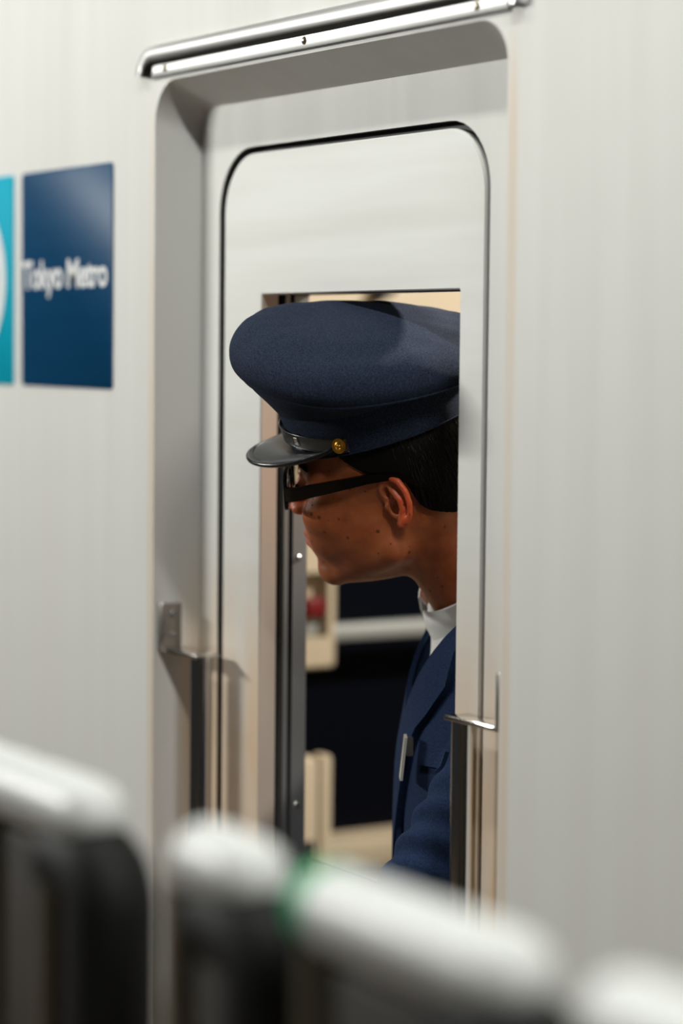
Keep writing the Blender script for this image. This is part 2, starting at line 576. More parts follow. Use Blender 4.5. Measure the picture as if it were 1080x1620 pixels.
# white ring on the teal sign
cx, cz, R0, R1 = S0 - .0265 - .135, (SZ0 + SZ1) / 2 + .002, .085, .109
rg = [[(cx + r * math.cos(2 * math.pi * k / 64), SK - .0021, cz + r * math.sin(2 * math.pi * k / 64)) for k in range(64)] for r in (R0, R1)]
obj('ring', *loft(rg), 'white_print', s2)

# ------------------------------------------------------------------ grab rails at both sides of the door


def grab_rail(sgn, xw, ymid, label):
    """sgn +1: plate on the left reveal, rail stands off towards +X"""
    e = empty('grab_rail', (xw, ymid, 0.25), label, 'grab rail', 'grab rails beside the crew door')
    wd = .0155
    X = lambda d: xw + sgn * d
    for z0, z1, top in ((1.229, 1.287, True), (0.245, 0.303, False)):
        lo, hi = sorted((X(-.008), X(.004)))
        box('mount_plate', (lo, ymid - wd, z0), (hi, ymid + wd, z1), 'plate', e, .0015)
        for z in (z0 + .02, z0 + .045):
            screw(e, (X(.005), ymid, z), (sgn, 0, 0), .0045, 'dull_steel')
        za = z0 if top else z1 - .005
        path = []
        loops = []
        lo, hi = sorted((X(0.002), X(.092)))
        box('arm', (lo, ymid - wd, za), (hi, ymid + wd, za + .005), 'chrome', e, .0015)
    xr = X(.076)
    obj('rail', *tube([(xr, ymid, .25), (xr, ymid, 1.229)], .0135, 24), 'chrome', e, True, 50)
    return e


grab_rail(1, -0.437, -0.030, 'chrome vertical grab rail on the left edge of the door recess')
grab_rail(-1, 0.262, -0.030, 'chrome vertical grab rail in front of the right door edge')

# ------------------------------------------------------------------ things in the cab
cbx = empty('control_box', (CB, .40, 1.115), 'cream control box with a red block on the cab bulkhead', 'control box')
CY0, CY1, CZ0, CZ1 = .20, .502, 1.118, 1.46
fr = rrect(CY0, CY1, CZ0, CZ1, .008, 4)
ho = rrect(.30, .488, 1.165, 1.262, .004, 4)
loops = [[(CB, y, z) for y, z in fr], [(CB + .075, y, z) for y, z in fr], [(CB + .08, y, z) for y, z in shift(fr, .004)],
         [(CB + .08, y, z) for y, z in ho], [(CB + .055, y, z) for y, z in ho]]
obj('housing', *loft(loops, False, True), 'cream', cbx, True, 40)
box('red_block', (CB + .055, .452, 1.196), (CB + .078, .484, 1.224), 'red', cbx, .003)
box('dark_insert', (CB + .055, .31, 1.17), (CB + .062, .448, 1.25), 'black', cbx, .001)
box('grey_switch_plate', (CB + .055, .456, 1.168), (CB + .064, .482, 1.192), 'grey_bar', cbx, .001)
bar = empty('window_bar', (CB + .03, .9, 1.155), 'light grey horizontal bar across the dark bulkhead window', 'bar')
box('rail', (CB + .02, .506, 1.152), (CB + .045, 1.30, 1.177), 'grey_bar', bar, .006)
for y in (.53, 1.28):
    box('bracket', (CB - .025, y - .01, 1.158), (CB + .025, y + .01, 1.171), 'grey_bar', bar, .002)
con = empty('cab_console', (CB + .12, .34, .03), 'cream cab console corner below the control box', 'console')
box('body', (CB + .01, .10, .03), (CB + .16, .432, 1.000), 'cream', con, .010)
box('edge_strip', (CB + .135, .424, .03), (CB + .166, .445, 1.004), 'cream', con, .006)
box('dark_switch', (CB + .16, .33, .82), (CB + .168, .415, .88), 'black', con, .003)
hk = empty('coat_hook', (CB + .01, .60, 1.66), 'dark coat hook high on the cream bulkhead', 'hook')
obj('plate', *tube([(CB, .62, 1.685), (CB + .008, .62, 1.685)], .018, 16), 'black', hk, True, 50)
obj('peg', *tube([(CB + .006, .62, 1.685), (CB + .035, .62, 1.68), (CB + .05, .62, 1.695)], [.007, .007, .010], 12), 'black', hk, True, 50)

# ------------------------------------------------------------------ implicit surfaces for the figure


def eval_blocks(sdf, lo, hi, h):
    lo = np.array(lo, float)
    B = 6
    nb = np.ceil((np.array(hi) - lo) / (h * B)).astype(int)
    N = nb * B + 1
    bc = np.stack(np.meshgrid(*[(np.arange(k) + .5) * B * h for k in nb], indexing='ij'), -1).reshape(-1, 3) + lo
    d = sdf(bc)
    D = np.repeat(np.repeat(np.repeat(np.sign(d).reshape(nb), B, 0), B, 1), B, 2).astype(np.float32)
    D = np.pad(D, ((0, 1), (0, 1), (0, 1)), mode='edge') * h * 5
    near = np.where(np.abs(d) < h * B * 2.2)[0]
    bi = np.stack(np.unravel_index(near, nb), -1)
    g = np.stack(np.meshgrid(*[np.arange(B + 1)] * 3, indexing='ij'), -1).reshape(-1, 3)
    for s in range(0, len(bi), 1500):
        idx = (bi[s:s + 1500, None, :] * B + g[None]).reshape(-1, 3)
        D[idx[:, 0], idx[:, 1], idx[:, 2]] = sdf(lo + idx * h)
    return D, lo


def nets(sdf, lo, hi, h):
    D, lo = eval_blocks(sdf, lo, hi, h)
    ins = D < 0
    nx, ny, nz = D.shape
    acc = np.zeros((nx - 1, ny - 1, nz - 1, 3), np.float32)
    cnt = np.zeros((nx - 1, ny - 1, nz - 1), np.float32)
    offs = [(a, b, c) for a in (0, 1) for b in (0, 1) for c in (0, 1)]
    sl = lambda o: D[o[0]:nx - 1 + o[0], o[1]:ny - 1 + o[1], o[2]:nz - 1 + o[2]]
    s8 = sum((sl(o) < 0).astype(np.int8) for o in offs)
    act = np.argwhere((s8 > 0) & (s8 < 8))
    ids = -np.ones((nx - 1, ny - 1, nz - 1), np.int64)
    ids[act[:, 0], act[:, 1], act[:, 2]] = np.arange(len(act))
    P = np.zeros((len(act), 3))
    c = np.zeros(len(act))
    for o in offs:
        for ax in range(3):
            if o[ax]: continue
            o2 = list(o); o2[ax] = 1
            a = D[act[:, 0] + o[0], act[:, 1] + o[1], act[:, 2] + o[2]]
            b = D[act[:, 0] + o2[0], act[:, 1] + o2[1], act[:, 2] + o2[2]]
            cr = (a < 0) != (b < 0)
            t = np.where(cr, a / np.where(cr, a - b, 1), 0)
            q = np.tile(np.array(o, float), (len(act), 1))
            q[:, ax] = t
            P += q * cr[:, None]
            c += cr
    P = (P / c[:, None] + act) * h + lo
    faces = []
    for ax in range(3):
        o = [0, 0, 0]; o[ax] = 1
        A = ins[:nx - o[0], :ny - o[1], :nz - o[2]]
        Bq = ins[o[0]:, o[1]:, o[2]:]
        e = np.argwhere(A != Bq)
        u, v = (ax + 1) % 3, (ax + 2) % 3
        e = e[(e[:, u] > 0) & (e[:, v] > 0) & (e[:, u] < D.shape[u] - 1) & (e[:, v] < D.shape[v] - 1)]
        du = np.zeros(3, int); du[u] = 1
        dv = np.zeros(3, int); dv[v] = 1
        q = [e - du - dv, e - dv, e, e - du]
        fq = np.stack([ids[x[:, 0], x[:, 1], x[:, 2]] for x in q], 1)
        flip = ~A[e[:, 0], e[:, 1], e[:, 2]]
        fq[flip] = fq[flip][:, ::-1]
        faces.append(fq)
    return P, np.concatenate(faces)


def relax(V, Fq, it=2, lam=0.5):
    V = V.copy()
    for _ in range(it):
        S = np.zeros_like(V)
        c = np.zeros(len(V))
        for k in range(4):
            a, b = Fq[:, k], Fq[:, (k + 1) % 4]
            np.add.at(S, a, V[b]); np.add.at(S, b, V[a])
            np.add.at(c, a, 1); np.add.at(c, b, 1)
        V += lam * (S / np.maximum(c, 1)[:, None] - V)
    return V


def ell(P, c, r, rot=None):
    q = P - np.array(c)
    if rot is not None: q = q @ rot
    r = np.array(r, float)
    k0 = np.linalg.norm(q / r, axis=1)
    k1 = np.linalg.norm(q / r ** 2, axis=1) + 1e-9
    return k0 * (k0 - 1) / k1


def cap_(P, a, b, ra, rb=None):
    a, b = np.array(a, float), np.array(b, float)
    rb = ra if rb is None else rb
    ab = b - a
    t = np.clip(((P - a) @ ab) / (ab @ ab), 0, 1)
    return np.linalg.norm(P - a - t[:, None] * ab, axis=1) - (ra + (rb - ra) * t)


def chain(P, pts, rs):
    d = cap_(P, pts[0], pts[1], rs[0], rs[1])
    for i in range(1, len(pts) - 1):
        d = np.minimum(d, cap_(P, pts[i], pts[i + 1], rs[i], rs[i + 1]))
    return d


def su(a, b, k):
    h = np.clip(.5 + .5 * (b - a) / k, 0, 1)
    return b + (a - b) * h - k * h * (1 - h)


def ss(a, b, k):      # a minus b
    return -su(-a, b, k)


# ------------------------------------------------------------------ the crewman: frames


def frame(yaw, rho, phi):
    yaw, rho, phi = map(math.radians, (yaw, rho, phi))
    left = -RIGHT.copy(); left[2] = 0; left /= np.linalg.norm(left)
    view = VIEW.copy(); view[2] = 0; view /= np.linalg.norm(view)
    F0 = math.cos(yaw) * left + math.sin(yaw) * view
    U0 = np.array([0, 0, 1.0])
    L0 = np.cross(U0, F0)
    U = U0 * math.cos(rho) + L0 * math.sin(rho)
    L = L0 * math.cos(rho) - U0 * math.sin(rho)
    return F0 * math.cos(phi) - U * math.sin(phi), L, U * math.cos(phi) + F0 * math.sin(phi)


HF, HL, HU = frame(11, 16, 6)
HM = np.array([HF, HL, HU])
HO = np.array([0, 0, 1.43]) - HL * 0.072
h2w = lambda p: HO + (np.asarray(p, float) @ HM) * .01
w2h = lambda p: ((np.asarray(p, float) - HO) @ HM.T) * 100

NB = np.array([-0.036, 0.170, 1.315])           # base of the neck
TF = np.array([-0.42, -0.907, 0.0]); TF /= np.linalg.norm(TF)
TL = np.cross([0, 0, 1.0], TF)
TM = np.array([TF, TL, [0, 0, 1.0]])
t2w = lambda p: NB + np.asarray(p, float) @ TM
w2t = lambda p: (np.asarray(p, float) - NB) @ TM.T
SHL = t2w((-.02, .160, -.062))
SHR = t2w((-.02, -.165, -.055))
ELL = np.array([0.046, -0.034, 0.950])
WRL = np.array([-0.155, -0.058, 0.950])
ELR = t2w((-.06, -.215, -.33))
WRR = t2w((.10, -.20, -.53))

man = empty('person', (NB[0], NB[1], 0.03), 'train crewman in navy cap, glasses and suit leaning out of the door window', 'person')

# ---- head and neck (centimetres in the head frame: forward, left, up)
neck_h = w2h(NB + np.array([0, 0.0, -.03]))


def ear_pt(b, q, nn=0.0, side=1):
    """ear coordinates: b backwards, q upwards, nn outwards"""
    a = math.radians(4)
    bb = b * math.cos(a) + q * math.sin(a) * -1
    qq = q * math.cos(a) + b * math.sin(a)
    return (-.25 - bb * .93, side * (7.15 + max(bb, -.4) * .42 + nn), qq + .05)


def head_sdf(P):
    Q = P.copy()
    Q[:, 1] = np.abs(Q[:, 1])
    d = ell(Q, (.3, 0, 4.2), (9.5, 7.5, 8.6))
    d = su(d, ell(Q, (5.6, 0, -1.6), (4.9, 6.1, 8.0)), 2.0)              # face block
    d = su(d, ell(Q, (2.6, 2.4, -3.2), (5.6, 4.1, 5.4)), 1.6)            # masseter
    d = su(d, cap_(Q, (.9, 5.1, -5.6), (8.2, 1.8, -9.1), 1.5, 1.25), 1.8)  # jaw bone
    d = su(d, ell(Q, (8.9, 0, -8.8), (1.75, 2.4, 1.75)), 1.3)            # chin
    d = su(d, ell(Q, (7.9, 3.9, -1.6), (2.6, 2.3, 2.6)), 1.4)            # cheekbone
    d = su(d, ell(Q, (8.0, 2.6, -4.2), (2.5, 2.4, 3.0)), 1.2)            # cheek
    d = su(d, ell(Q, (9.1, 0, -5.2), (2.1, 2.7, 2.6)), 1.2)              # muzzle
    d = su(d, cap_(Q, (9.6, 0, 3.0), (8.3, 4.6, 2.9), 1.0, .9), 1.4)     # brow
    d = ss(d, ell(Q, (11.0, 3.2, 1.2), (1.9, 1.9, 1.25)), .9)            # eye socket
    d = su(d, ell(Q, (8.7, 3.15, 1.1), (1.35, 1.6, 1.2)), .35)           # lids
    nose = cap_(Q, (10.2, 0, 2.3), (12.05, 0, -1.15), .60, .95)
    nose = su(nose, ell(Q, (11.2, 1.15, -1.55), (1.15, .72, .72)), .5)
    d = su(d, nose, .8)
    d = ss(d, ell(Q, (11.4, .75, -2.4), (.55, .35, .45)), .2)
    lip_c = 11.15 - .22 * Q[:, 1] ** 2
    for uz, rr, dx in ((-4.75, .52, .05), (-5.75, .58, -.12)):           # lips
        lp = np.sqrt((Q[:, 0] - (lip_c - .05 + dx - .0)) ** 2 + (Q[:, 2] - uz - .06 * Q[:, 1]) ** 2) - rr * np.clip(1 - (Q[:, 1] / 2.6) ** 2, .02, 1)
        lp = np.maximum(lp, Q[:, 1] - 2.4)
        d = su(d, lp, .35)
    d = ss(d, cap_(Q, (11.75, 0, -5.22), (10.4, 2.4, -5.35), .12), .2)
    # neck with throat and the muscle behind the jaw
    nk = cap_(P, (-2.4, 0, -3.0), neck_h + np.array([-1.0, 0, 0]), 5.3, 6.0)
    nk = su(nk, cap_(P, (-3.5, 4.2, -2.6), neck_h + np.array([2.0, 2.0, 3.0]), 1.5, 1.3), 2.0)
    d = su(d, nk, 1.5)
    d = su(d, ell(P, (3.6, 0, -8.6), (4.6, 3.4, 1.9)), 1.6)               # under the jaw
    # ears
    for s in (1, -1):
        E_ = lambda b, q, nn=0.0: ear_pt(b, q, nn, s)
        e = chain(P, [E_(-.75, .5, -.1), E_(-1.05, 1.7, .25), E_(-.75, 2.75, .35), E_(.25, 3.25, .4), E_(1.35, 2.75, .42), E_(2.05, 1.6, .42),
                      E_(2.25, .3, .38), E_(2.0, -.9, .32), E_(1.45, -1.75, .25)], [.22, .30, .34, .36, .36, .34, .33, .33, .35])
        plate = np.minimum(cap_(P, E_(.3, 1.5, -.10), E_(.5, -.5, -.15), 1.15), cap_(P, E_(1.0, 1.4, -.05), E_(1.1, -.7, -.05), .95))
        n_ = np.array([-.42 * -.93, s * .93, 0.0]); n_ = np.array([.38 * 1.0, s * .92, 0]); n_ /= np.linalg.norm(n_)
        pl0 = (P - np.array(E_(.5, .5, .02))) @ n_
        plate = np.maximum(plate, np.abs(pl0) - .20)
        e = su(e, plate, .25)
        e = su(e, chain(P, [E_(-.45, 2.15, .2), E_(.45, 1.55, .38), E_(1.1, .7, .42), E_(1.15, -.4, .38), E_(.75, -1.25, .3)], [.24, .30, .34, .33, .32]), .22)
        e = su(e, chain(P, [E_(1.2, -1.5, .2), E_(.75, -2.0, .22), E_(.35, -2.15, .1)], [.46, .52, .36]), .35)
        e = su(e, ell(P, E_(-.55, -.15, .12), (.42, .38, .55)), .25)
        if s > 0 or True:
            d = su(d, e, .28)
            d = ss(d, ell(P, E_(.22, -.05, .15), (.66, 1.05, .98)), .12)
            d = ss(d, ell(P, E_(-.38, 1.5, .30), (.36, .55, .66)), .12)
    return d


hv, hf = nets(head_sdf, (-12, -11, -16), (15, 11, 14.5), .16)
hv = relax(hv, hf, 2, .4)
keep_z = h2w(hv)
# tone attribute: lips, ears and nose redder, beard shadow on the jaw
tone = np.ones((len(hv), 3))
a_ = np.abs(hv[:, 1])
g = lambda c, r: np.exp(-(((hv - np.array(c)) / np.array(r)) ** 2).sum(1))
red = g((12.1, 0, -1.4), (1.4, 1.6, 1.2)) * .8 + np.clip((a_ - 7.5) / .8, 0, 1) * (np.abs(hv[:, 2]) < 4.2) * (np.abs(hv[:, 0] + 1) < 3) * .9
tone += red[:, None] * np.array([.75, .02, .02])
lip = (np.exp(-((hv[:, 2] + 5.25) / .75) ** 2) * (hv[:, 0] > 10.0) * np.clip(1.9 - a_, 0, 1))
tone += lip[:, None] * np.array([.35, -.15, .05])
beard = np.exp(-((hv[:, 2] + 8.2) / 3.0) ** 2) * np.clip((hv[:, 0] - 0) / 3, 0, 1) * np.clip((10.9 - hv[:, 0]) / 1.0, 0, 1) * .22
tone *= (1 - beard[:, None] * np.array([1.0, .9, .8]))

# ---- body under the clothes, with hands


def torso(P, off=0.0):
    q = w2t(P)
    d = ell(q, (-.015, 0, -.19), (.112, .172, .19))
    d = su(d, ell(q, (-.006, 0, -.40), (.106, .150, .20)), .06)
    d = su(d, ell(q, (-.01, 0, -.50), (.112, .160, .12)), .05)
    d = su(d, cap_(q, (-.02, -.15, -.055), (-.02, .15, -.055), .052), .05)
    d = su(d, cap_(q, (-.02, 0, -.06), (-.01, 0, .02), .085, .062), .05)
    return d - off


def limb(P, pts, rs, k=.02):
    d = cap_(P, pts[0], pts[1], rs[0], rs[1])
    for i in range(1, len(pts) - 1):
        d = su(d, cap_(P, pts[i], pts[i + 1], rs[i], rs[i + 1]), k)
    return d


HIPC = t2w((-.01, 0, -.50))
FEET = [t2w((-.03, s * .11, 0)) for s in (1, -1)]
for f_ in FEET: f_[2] = .11
HIPS = [t2w((-.01, s * .085, -.52)) for s in (1, -1)]
KNEES = [t2w((.02, s * .10, 0)) for s in (1, -1)]
for k_ in KNEES: k_[2] = .47


def body_sdf(P):
    d = torso(P, -.016)
    d = su(d, limb(P, [SHL, ELL, WRL], [.045, .037, .026]), .03)
    d = su(d, limb(P, [SHR, ELR, WRR], [.045, .037, .026]), .03)
    for a, b, c in zip(HIPS, KNEES, FEET):
        d = su(d, limb(P, [a, b, c], [.078, .052, .036]), .03)
    return d


def hand_sdf(wr, fwd, palm_n, thumb_side):
    """wr wrist, fwd along the fingers, palm_n out of the palm"""
    fwd = np.array(fwd, float); fwd /= np.linalg.norm(fwd)
    pn = np.array(palm_n, float); pn -= fwd * (pn @ fwd); pn /= np.linalg.norm(pn)
    sd = np.cross(fwd, pn) * thumb_side
    Wp = lambda a, b, c: wr + fwd * a + sd * b + pn * c

    def f(P):
        d = cap_(P, Wp(-.02, 0, 0), Wp(.015, 0, 0), .026, .024)
        for b in (-.026, -.009, .009, .026):
            d = su(d, cap_(P, Wp(.01, b * .6, 0), Wp(.088, b, .002), .0135, .0115), .012)
        for b, L_ in ((.028, .070), (.0095, .080), (-.0095, .074), (-.0275, .058)):
            p0, p1 = Wp(.088, b, .002), Wp(.088 + L_ * .42, b * 1.05, .008)
            p2, p3 = Wp(.088 + L_ * .68, b * 1.05, .022), Wp(.088 + L_ * .80, b * 1.02, .038)
            d = su(d, limb(P, [p0, p1, p2, p3], [.0098, .0090, .0082, .0072], .003), .003)
        d = su(d, limb(P, [Wp(.018, .018, .004), Wp(.050, .043, .014), Wp(.078, .050, .026), Wp(.098, .048, .036)], [.015, .0115, .010, .008], .006), .006)
        return d
    return f


bv, bf = nets(body_sdf, (-.45, -.2, .05), (.35, .5, 1.36), .010)
bv = relax(bv, bf, 1)
handL = hand_sdf(WRL, (-1, -.05, -.10), (0, .15, -1), 1)
handR = hand_sdf(WRR, WRR - ELR, (0, .3, -1), -1)
h1 = nets(handL, WRL - .2, WRL + .2, .0035)
h2 = nets(handR, WRR - .2, WRR + .2, .0035)
hw = h2w(hv)
allv = np.concatenate([hw, bv, h1[0], h2[0]])
allf = np.concatenate([hf, bf + len(hw), h1[1] + len(hw) + len(bv), h2[1] + len(hw) + len(bv) + len(h1[0])])
body = obj('body', allv, allf, 'skin', man, True)
ca = body.data.color_attributes.new('tone', 'FLOAT_COLOR', 'POINT')
tc_ = np.ones((len(allv), 4), np.float32)
tc_[:len(hv), :3] = tone
ca.data.foreach_set('color', tc_.ravel())
for s in (1, -1):
    bm = bmesh.new()
    bmesh.ops.create_uvsphere(bm, u_segments=20, v_segments=14, radius=.0118)
    c = h2w((8.85, s * 3.15, 1.05))
    for v_ in bm.verts: v_.co = v_.co + Vector(c)
    e_ = from_bm('eye', bm, 'eye', body, True)
    ci = h2w((9.72, s * 3.15, 1.0))
    obj('iris', *tube([ci - HF * .001, ci + HF * .0030, ci + HF * .0036], [.0056, .005, .0015], 16), 'iris', body, True)
    obj('eyebrow', *tube([h2w((10.2, s * 1.6, 3.6)), h2w((10.0, s * 3.2, 4.1)), h2w((9.0, s * 4.9, 3.8))], [.0025, .003, .0012], 8), 'hair', body, True)

# ---- hair: a close-cropped shell and loose strands
CAP_PITCH = math.radians(10)


def hair_sdf(P):
    Q = P.copy()
    Q[:, 1] = np.abs(Q[:, 1])
    d = ell(Q, (.0, 0, 4.4), (10.0, 7.85, 9.0))
    d = su(d, ell(Q, (-4.6, 0, -.2), (5.0, 6.6, 4.8)), 2.0)
    # hairline: keep above / behind a curve round the ear
    line = np.where(Q[:, 0] > -1.2, 3.7 + .35 * np.clip(Q[:, 0] - 1.5, 0, 6) ** 1.35, 0)
    back_ = -1.9 + np.clip(Q[:, 0] + 6.5, 0, 5.5) * .30
    t = 1 / (1 + np.exp(-(Q[:, 0] + 2.3) * 2.6))
    lim = back_ * (1 - t) + np.maximum(line, 3.6) * t
    # sideburn
    return np.maximum(d, (lim - Q[:, 2]) * .7)


av, af = nets(hair_sdf, (-13, -10, -8), (12, 10, 14.5), .2)
av = relax(av, af, 3)
hair = obj('hair', h2w(av), af, 'hair', man, True)
sv_, sf_ = [], []
rng = random.Random(3)
for k in range(1500):
    th = rng.uniform(95, 265)
    u = rng.uniform(-1.0, 6.5)
    r0 = (9.6 if u > 0 else 9.0)
    b0 = np.array([-.2 + 9.7 * math.cos(math.radians(th)), 7.75 * math.sin(math.radians(th)), u + 3.0])
    prof = max(.3, 1 - ((b0[2] - 4.4) / 9.0) ** 2) ** .5
    b0[:2] *= prof
    nrm = np.array([b0[0] / 90, b0[1] / 60, 0]); nrm /= np.linalg.norm(nrm)
    ln = rng.uniform(1.2, 3.4)
    sw = rng.uniform(-.5, .1)
    pts = [b0 + nrm * .05, b0 + nrm * .32 + np.array([sw * .3, 0, -.35 * ln]), b0 + nrm * .38 + np.array([sw * .8, 0, -.7 * ln]),
           b0 + nrm * rng.uniform(.1, .5) + np.array([sw * 1.5, 0, -ln])]
    if pts[-1][2] < -1.6: continue
    if pts[-1][0] > -3.2 and pts[-1][2] < 4.2: continue
    vv, fq = tube(pts, [.026, .024, .02, .008], 3, False)
    kk = len(sv_)
    sv_ += vv
    sf_ += [[i + kk for i in q] for q in fq]
st = obj('hair_strands', h2w(np.array(sv_)), sf_, 'strand', hair, True)
st['kind'] = 'stuff'

# ---- peaked cap (centimetres in its own frame)
CF = HF * math.cos(CAP_PITCH) - HU * math.sin(CAP_PITCH)
CU = HU * math.cos(CAP_PITCH) + HF * math.sin(CAP_PITCH)
CM = np.array([CF, HL, CU])
CO = h2w((.9, 0, 6.75))
c2w = lambda p: CO + (np.asarray(p, float) @ CM) * .01
capo = empty('cap', (0, 0, 0))
capo.parent = man
capo.location = Vector(CO) - Vector(man.location)
NT = 96
TT = np.arange(NT) * 2 * math.pi / NT


def seam_h(t):
    c = math.cos(t)
    return 6.1 + (4.4 * max(0, c) ** 1.15 - 2.6 * max(0, -c))


def cap_ring(t, station):
    """station name -> (f, l, u)"""
    c, s = math.cos(t), math.sin(t)
    fr_ = max(0, c)
    hs = seam_h(t)
    bandf, bandl = 10.35, 8.55
    seamf = 12.7 if c > 0 else 13.0
    seaml = 12.9
    wr = 0.12 * math.sin(9 * t) + .08 * math.sin(17 * t + 1)
    k = station
    if k == 0: return (9.9 * c, 8.1 * s, .3)
    if k == 1: return (bandf * c, bandl * s, 0.0)
    if k == 2: return (bandf * 1.005 * c, bandl * 1.005 * s, 2.2)
    if k == 3: return (bandf * 1.02 * c, bandl * 1.02 * s, 4.0 + .8 * fr_)
    if k == 4: return ((bandf * .55 + seamf * .45) * c, (bandl * .55 + seaml * .45) * s, 4.5 + .35 * (hs - 4.5) + .4 * fr_)
    if k == 5: return ((bandf * .2 + seamf * .8) * c, (bandl * .2 + seaml * .8) * s, 4.4 + .75 * (hs - 4.4))
    if k == 6: return (seamf * c, seaml * s, hs)
    if k <= 12:
        dr, dh = {7: (.5, .6), 8: (.75, 1.3), 9: (.66, 2.2), 10: (.2, 3.2), 11: (-.9, 4.2), 12: (-2.4, 4.85)}[k]
        return ((seamf + dr) * c, (seaml + dr * .9) * s, hs + dh + wr * (.5 if k > 8 else 0))
    q = {13: .66, 14: .48, 15: .30, 16: .12}[k]
    w_ = {13: .40, 14: .12, 15: 0, 16: 0}[k]
    dome = 12.3 + 3.4 * c * q
    return (seamf * c * q, seaml * s * q, (hs + 5.3) * w_ + dome * (1 - w_) + wr * w_ * .6)


def smooth_loops(Ls, n_=3):
    A = np.array(Ls)
    out = []
    for i in range(len(A) - 1):
        p0, p1, p2, p3 = A[max(i - 1, 0)], A[i], A[i + 1], A[min(i + 2, len(A) - 1)]
        for k in range(n_):
            t = k / n_
            out.append(.5 * ((2 * p1) + (-p0 + p2) * t + (2 * p0 - 5 * p1 + 4 * p2 - p3) * t * t + (-p0 + 3 * p1 - 3 * p2 + p3) * t ** 3))
    out.append(A[-1])
    return [[tuple(q) for q in l] for l in out]


def cap_surface(stations):
    return [[tuple(c2w(cap_ring(t, k))) for t in TT] for k in stations]


obj('band', *loft(cap_surface([0, 1, 2, 3])), 'navy', capo, True, 60)
obj('crown_side', *loft(smooth_loops(cap_surface([3, 4, 5, 6]))), 'navy', capo, True)
obj('crown_top', *loft(smooth_loops(cap_surface([6, 7, 8, 9, 10, 11, 12, 13, 14, 15, 16])), False, True), 'navy', capo, True)
obj('lining', *loft(cap_surface([0, 3]), False, True), 'black', capo, True)
pp = [c2w(np.array(cap_ring(t, 6)) * np.array([1.006, 1.006, 1])) for t in TT] 
obj('seam_piping', *tube(pp + [pp[0], pp[1]], .0011, 8, False), 'navy', capo, True)
pp = [c2w(np.array(cap_ring(t, 1)) * np.array([1.004, 1.004, 1]) + np.array([0, 0, .1])) for t in TT]
obj('edge_piping', *tube(pp + [pp[0], pp[1]], .0010, 8, False), 'navy', capo, True)

# visor


def visor_pt(a, q, up=0.0):
    """a angle round the front (-1..1), q 0 at the band .. 1 at the rim"""
    t = a * math.radians(72)
    inner = np.array([10.4 * math.cos(t), 8.6 * math.sin(t), .75])
    reach = 5.1 * max(0.0, math.cos(a * math.pi / 2)) ** .75
    drop = math.radians(4)
    out = inner + np.array([reach * math.cos(drop), a * .25 * reach, -reach * math.sin(drop) + .9 * a * a * 0])
    p = inner + (out - inner) * q
    p[2] += .35 * math.sin(math.pi * q) * math.cos(a * math.pi / 2) + up
    p[2] += .5 * q - 1.9 * (abs(a) ** 1.6) * q * max(0, math.cos(a * math.pi / 2)) ** .6
    return p


AA = np.linspace(-1, 1, 41)
QQ = [0, .2, .4, .6, .8, .93, 1.0]
top = [[tuple(c2w(visor_pt(a, q, .12))) for a in AA] for q in QQ]
bot = [[tuple(c2w(visor_pt(a, q, -.12))) for a in AA] for q in QQ[::-1]]
obj('visor', *loft(top + bot, closed=False), 'patent_matte', capo, True)
rim = [c2w(visor_pt(a, 1.0)) for a in AA]
obj('visor_rim', *tube(rim, .0026, 10), 'patent', capo, True)
rim2 = [c2w(visor_pt(a, .885, .14)) for a in AA[1:-1]]
obj('visor_stitching', *tube(rim2, .0006, 6), 'black', capo, True)

# chin strap with slider, and side buttons


def strap_pt(t, du, off):
    lift = .95 + 1.9 * max(0, math.cos(t)) ** 1.5
    k = 1 + .018 + off * .1 + .03 * max(0, math.cos(t)) ** 2
    return c2w((10.4 * k * math.cos(t), 8.6 * k * math.sin(t), lift + du))


ts = np.radians(np.linspace(-78, 78, 61))
sec = [(-.78, 0), (-.66, .035), (.66, .035), (.78, 0), (.66, -.01), (-.66, -.01)]
lp = [[tuple(strap_pt(t, du, off)) for du, off in sec] for t in ts]
obj('chin_strap', *loft(lp, True, True), 'patent_matte', capo, True, 50)
for du in (-.74, .74):
    obj('strap_piping', *tube([strap_pt(t, du, .03) for t in ts], .0007, 6), 'patent', capo, True)
t0 = math.radians(40)
bp = [[tuple(strap_pt(t, du, off)) for du, off in ((-.95, .0), (-.95, .07), (.95, .07), (.95, .0))] for t in (t0 - .055, t0 + .055)]
obj('slider_buckle', *loft(bp, True, True), 'patent', capo)
bp = [[tuple(strap_pt(t, du, off)) for du, off in ((-.4, .05), (-.4, .085), (.4, .085), (.4, .05))] for t in (t0 - .03, t0 + .03)]
obj('buckle_bar', *loft(bp, True, True), 'chrome', capo)
for s in (1, -1):
    t = s * math.radians(73)
    c = strap_pt(t, 0, .02)
    nr = (np.array([math.cos(t) / 10.4, math.sin(t) / 8.6, .02]) @ CM); nr /= np.linalg.norm(nr)
    prof = [(0, .0078), (.0025, .0082), (.0030, .0078), (.0024, .0070), (.0024, .0052), (.0033, .0047), (.0040, .0032), (.0034, .0024), (.0044, .0012)]
    obj('button', *tube([c + nr * a for a, _ in prof], [r for _, r in prof], 28), 'gold', capo, True, 35)

